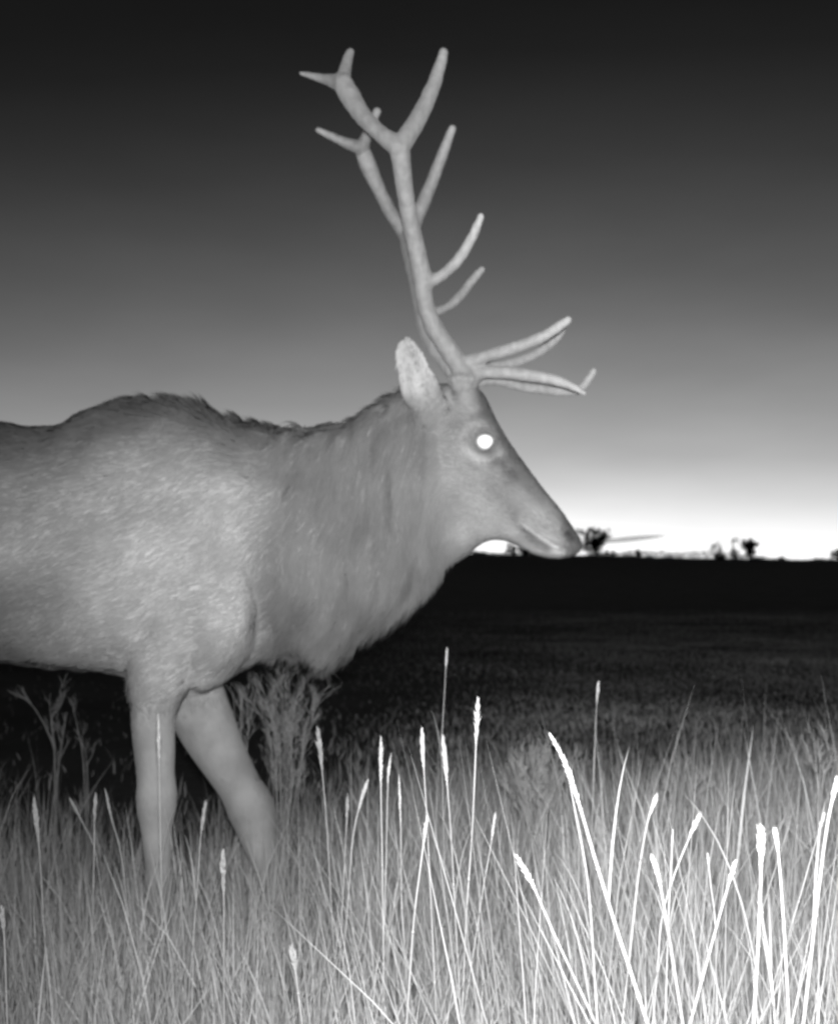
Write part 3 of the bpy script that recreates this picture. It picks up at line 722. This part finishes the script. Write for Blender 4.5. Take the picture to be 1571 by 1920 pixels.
# ================================================================== BRANCHED WEEDS
def weed(name, base_px, d, stems, label, depth=3, twig=.5, cat='weed', r0=.003, spread=.5, leafy=0, mat='weed', tl=1.0, tlow=13):
    """stems: list of pixel polylines from bottom to top; side twigs grow off each"""
    bp = P(base_px[0], base_px[1], d); zg = gz1(bp.x, bp.y); base = Vector((bp.x, bp.y, zg))
    root = empty(name, base); bo = np.array(base)
    for rows in stems:
        mb = MB()
        yo = random.uniform(-.06, .06)
        pts = [base + Vector((0, 0, -.01))] + [P(a, b, d) + Vector((0, yo * (i + 1) / len(rows), 0)) for i, (a, b) in enumerate(rows)]
        arr = catmull([list(p) for p in pts], 30)
        rad = np.linspace(r0, r0 * .35, 30); mb.tube(arr, rad, k=6)
        def grow(p, dr, ln, r, lev):
            mid = p + dr * ln * .5 + Vector((random.uniform(-1, 1), random.uniform(-1, 1), random.uniform(0, 1))) * ln * .12
            end = p + dr * ln
            mb.tube([p, mid, end], [r, r * .8, r * .35], k=5, n=5)
            for q in range(leafy if lev <= 1 else 0):
                f = random.random(); c = p + (end - p) * f
                o = Vector((random.uniform(-1, 1), random.uniform(-1, 1), random.uniform(-.2, 1))).normalized() * .02
                mb.tube([c, c + o * .5, c + o], [.0006, .0022, .0003], k=4)
            if lev > 0:
                for q in range(2 if lev > 1 else 3):
                    f = random.uniform(.35, 1)
                    nd = (dr + Vector((random.uniform(-1, 1), random.uniform(-1, 1), random.uniform(-.1, .9))) * .75).normalized()
                    grow(p + (end - p) * f, nd, ln * random.uniform(.4, .7), r * .6, lev - 1)
        for q in range(int(10 * twig) + 2):
            i = random.randint(tlow, 28)
            tan = Vector(arr[i] - arr[i - 1]).normalized()
            nd = (tan + Vector((random.uniform(-1, 1), random.uniform(-1, 1), random.uniform(-.1, .5))) * spread).normalized()
            grow(Vector(arr[i]), nd, random.uniform(.03, .09) * tl, r0 * .5, depth - 1)
        m = mb.mesh('stem'); set_co(m, co_of(m) - bo); add_obj('stem', m, M[mat], root, smooth=True)
    return tag(root, label, cat)
weed('branched_weed', (105, 1560), 3.7, [[(103, 1480), (102, 1410), (88, 1370), (65, 1330), (48, 1312)], [(104, 1470), (103, 1400), (98, 1350), (112, 1328), (124, 1300)], [(106, 1480), (112, 1410), (120, 1345)]], 'dark branched weed with forked top near the left edge', depth=2, twig=.4, r0=.0045)
weed('branched_weed', (165, 1560), 3.7, [[(158, 1470), (152, 1410), (144, 1375), (134, 1335)], [(162, 1470), (153, 1405), (132, 1385)]], 'slim dark weed right of the forked weed', depth=2, twig=.15, r0=.0035)
def clump(cx, top, bot, hw, n):
    o = []
    for q in range(n):
        f = (q + .5) / n * 2 - 1 + random.uniform(-.12, .12)
        tx = cx + f * hw; ty = top + abs(f) * hw * .45 + random.uniform(0, 35)
        o.append([(cx + f * hw * .38, bot), (cx + f * hw * .6 + random.uniform(-8, 8), (bot * .4 + ty * .6)), (tx, ty)])
    return o
weed('shrub', (525, 1600), 3.5, clump(537, 1262, 1470, 70, 15), 'bushy grey shrub under the elk\'s mane behind the forward foreleg', depth=3, twig=2.0, r0=.0013, spread=.9, tl=.75, mat='stalkdim', tlow=9)
weed('shrub', (470, 1600), 3.5, clump(452, 1275, 1490, 30, 6), 'sparse twiggy shrub beside the forward foreleg under the chest', depth=3, twig=.9, r0=.0014, spread=.8, tl=.7, mat='stalkdim', tlow=10)
weed('weed_clump', (1005, 1640), 3.1, clump(1008, 1405, 1560, 66, 16), 'rounded grey weed clump right of the tallest bright stalk', depth=2, twig=1.2, r0=.0022, spread=.45, mat='stalkdim', tl=.8)
weed('weed_clump', (1265, 1620), 3.0, clump(1268, 1425, 1560, 56, 9), 'fanned grey weed clump in the grass behind the V-shaped pair of stalks', depth=1, twig=.6, r0=.0024, spread=.35, mat='stalkdim', tl=.8)
weed('weed_clump', (1530, 1600), 2.7, [[(1530, 1500), (1520, 1440), (1490, 1372)], [(1535, 1500), (1535, 1430), (1528, 1390)], [(1540, 1500), (1558, 1430), (1545, 1368)], [(1538, 1500), (1550, 1440), (1568, 1420)]], 'twiggy weed clump rising at the right edge', depth=2, twig=.4, r0=.0018, mat='stalkdim', tl=.6)

# ================================================================== TREES ON THE SKYLINE
def tree(px, row_base, d, hpx, wpx, label, kind='round', dens=1.0, gaps=.4, trunk=.35, cat='tree', name='tree'):
    """a tree hpx pixels tall and wpx wide at distance d"""
    x = (px - CX) * d / F; s = d / F
    zb = min(H - (row_base - EYE) * s, gz1(x, d)) - .3
    zt = H - (row_base - hpx - EYE) * s; ht = zt - zb; wd = wpx * s
    root = empty(name, (x, d, zb)); mb = MB(); ends = []
    def limb(p, dr, ln, r, lev):
        q = p + dr * ln; m = p + dr * ln * .5 + Vector((random.uniform(-1, 1), random.uniform(-1, 1), 0)) * ln * .08
        mb.tube([p, m, q], [r, r * .85, r * .65], k=6, n=5)
        ends.append(q); ends.append(m)
        if lev > 0:
            for _ in range(3):
                nd = (dr + Vector((random.uniform(-1, 1) * wd / ht * 1.6, random.uniform(-1, 1) * wd / ht * 1.6, random.uniform(-.2, .6)))).normalized()
                limb(q, nd, ln * random.uniform(.5, .75), r * .55, lev - 1)
    for k in range(3 if kind == 'bush' else 1):
        limb(Vector((random.uniform(-.1, .1) * wd, 0, 0)), Vector((random.uniform(-.2, .2), 0, 1)).normalized(), ht * (trunk if kind != 'bush' else .3), max(.1, ht * .04), 3)
    tm = mb.mesh('trunk'); c = co_of(tm); lim = np.array([wd * .5, wd * .5, ht * .97]);
    c[:, :2] = np.clip(c[:, :2], -lim[:2], lim[:2]); c[:, 2] = np.minimum(c[:, 2], lim[2]); set_co(tm, c); add_obj('trunk', tm, M['bark'], root, smooth=True)
    # crown: leaf faces scattered in clumps through the volume
    z0 = ht * (trunk * .75 if kind != 'bush' else .02)
    ncl = int(26 * dens); cl = []
    for _ in range(ncl):
        while True:
            a = np.array([random.uniform(-1, 1), random.uniform(-1, 1), random.uniform(-1, 1)])
            if (a ** 2).sum() < 1: break
        if kind == 'top': a[0] *= .55 + .45 * (a[2] + 1) / 2; a[1] = a[1] * .6
        if kind == 'spire': a[:2] *= (1 - (a[2] + 1) / 2) * .9 + .1
        cl.append([a[0] * wd * .42, a[1] * wd * .42, z0 + (ht - z0) * (a[2] + 1) / 2 * .94])
    cl = np.array(cl); npc = int(70 * (1 - gaps * .5))
    cen = np.repeat(cl, npc, 0) + rng.normal(0, 1, (ncl * npc, 3)) * np.array([wd, wd, (ht - z0) * 1.1]) * .06
    n = len(cen); sz = max(.11, wd * .036) * (.6 + .8 * rng.random(n))
    ax = rng.normal(0, 1, (n, 3)); ax /= np.linalg.norm(ax, axis=1)[:, None]
    bx = np.cross(ax, rng.normal(0, 1, (n, 3))); bx /= np.linalg.norm(bx, axis=1)[:, None]
    Q = np.stack([cen - ax * sz[:, None], cen - bx * sz[:, None] * .6, cen + ax * sz[:, None], cen + bx * sz[:, None] * .6], 1)
    Q[..., 2] = np.clip(Q[..., 2], .02, ht)
    add_obj('crown', mesh_np('crown', Q.reshape(-1, 3), [np.arange(n * 4).reshape(-1, 4)]), M['leaf'], root)
    return tag(root, label, cat)
tree(1112, 1052, 185, 68, 68, 'large dark tree with open crown just right of the elk\'s nose', dens=1.2, gaps=.5, trunk=.3)
tree(1082, 1050, 186, 62, 34, 'thin dark tree touching the elk\'s nose', dens=.5, gaps=.8, trunk=.5)
tree(1140, 1050, 184, 20, 26, 'small bush at the right foot of the large dark tree', kind='bush', cat='bush', name='bush')
tree(1196, 1052, 184, 24, 22, 'small spiky tree standing alone right of the large dark tree', kind='spire', trunk=.1)
tree(1178, 1052, 184, 12, 40, 'low bush left of the small spiky tree', kind='bush', cat='bush', name='bush')
tree(1216, 1054, 184, 13, 24, 'low bush right of the small spiky tree', kind='bush', cat='bush', name='bush')
tree(1256, 1056, 184, 14, 18, 'tiny round bush midway between the large tree and the top-heavy tree', kind='bush', cat='bush', name='bush')
tree(1346, 1056, 184, 22, 34, 'round bush left of the slim tree on the right skyline', kind='bush', cat='bush', name='bush')
tree(1344, 1056, 188, 50, 26, 'faint bare tree rising behind the round bush', dens=.35, gaps=1.0, trunk=.3)
tree(1376, 1056, 185, 52, 20, 'slim leaning tree left of the top-heavy tree', dens=.7, gaps=.7, trunk=.22)
tree(1405, 1056, 184, 48, 40, 'top-heavy tree with dense fan-shaped crown on the right skyline', kind='top', dens=1.3, gaps=.1, trunk=.45)
tree(1420, 1057, 183, 14, 22, 'small bush at the foot of the top-heavy tree', kind='bush', cat='bush', name='bush')
tree(1463, 1057, 184, 16, 18, 'small round bush right of the top-heavy tree', kind='bush', cat='bush', name='bush')
tree(1534, 1057, 184, 11, 30, 'low flat bush near the right edge of the skyline', kind='bush', cat='bush', name='bush')
tree(1572, 1057, 183, 30, 34, 'bush cut by the right edge of the picture', kind='bush', dens=1.2, cat='bush', name='bush')
tree(958, 1046, 186, 30, 26, 'dark tree seen below the elk\'s chin', dens=.7, gaps=.5, trunk=.3)
tree(985, 1044, 186, 22, 40, 'low bush under the elk\'s mouth', kind='bush', cat='bush', name='bush')
tree(900, 1044, 186, 12, 30, 'low bush below the elk\'s jaw near the throat', kind='bush', cat='bush', name='bush')

# low scrub that breaks up the skyline, too far off to tell plants apart
nq = 26000
sx = rng.uniform(-95, 120, nq); sd = rng.uniform(182, 192, nq)
hh = np.clip(vnoise(np.stack([sx, sx * 0, sx * 0], -1), .16, 61) * 1.5 - .45, 0, 1) * (.5 + .9 * vnoise(np.stack([sx, sx * 0, sx * 0], -1), .9, 62)) * 1.35
cz = ground_z(sx, sd) - .12 + (hh + .12) * rng.random(nq) ** .8
cen = np.stack([sx, sd, cz], -1)
ax = rng.normal(0, 1, (nq, 3)); ax /= np.linalg.norm(ax, axis=1)[:, None]
bx = np.cross(ax, rng.normal(0, 1, (nq, 3))); bx /= np.linalg.norm(bx, axis=1)[:, None]
sz = (.06 + .1 * rng.random(nq))[:, None]
Q = np.stack([cen - ax * sz, cen - bx * sz * .6, cen + ax * sz, cen + bx * sz * .6], 1)
tag(add_obj('scrub', mesh_np('scrub', Q.reshape(-1, 3), [np.arange(nq * 4).reshape(-1, 4)]), M['leaf']), 'low dark scrub along the skyline', 'scrub', kind='stuff')

# thin streak of cloud low in the bright sky
mb = MB(); rings = []
Dc = 3200.0
for f in np.linspace(0, 1, 40):
    c = P(1125 + 125 * f, 1016 - 12 * f, Dc); rr = (math.sin(math.pi * min(1, .12 + f * .9)) ** .7 * 8.5 + .3) * Dc / F 
    rings.append([tuple(c + Vector((0, math.cos(t) * rr * 3, math.sin(t) * rr * .6))) for t in np.linspace(0, 2 * math.pi, 16, endpoint=False)])
mb.rings(rings)
M['cloud'], n_, l_, b_ = new_mat('cloud'); setin(b_, Base_Color=grey(.5), Roughness=1.0)
tr_ = n_.new('ShaderNodeBsdfTransparent'); mx_ = n_.new('ShaderNodeMixShader'); mx_.inputs[0].default_value = .36
l_.new(tr_.outputs[0], mx_.inputs[1]); l_.new(b_.outputs[0], mx_.inputs[2]); l_.new(mx_.outputs[0], n_['Material Output'].inputs[0])
tag(add_obj('cloud', mb.mesh('cloud'), M['cloud'], smooth=True), 'thin grey streak of cloud low above the skyline right of the nose', 'cloud')
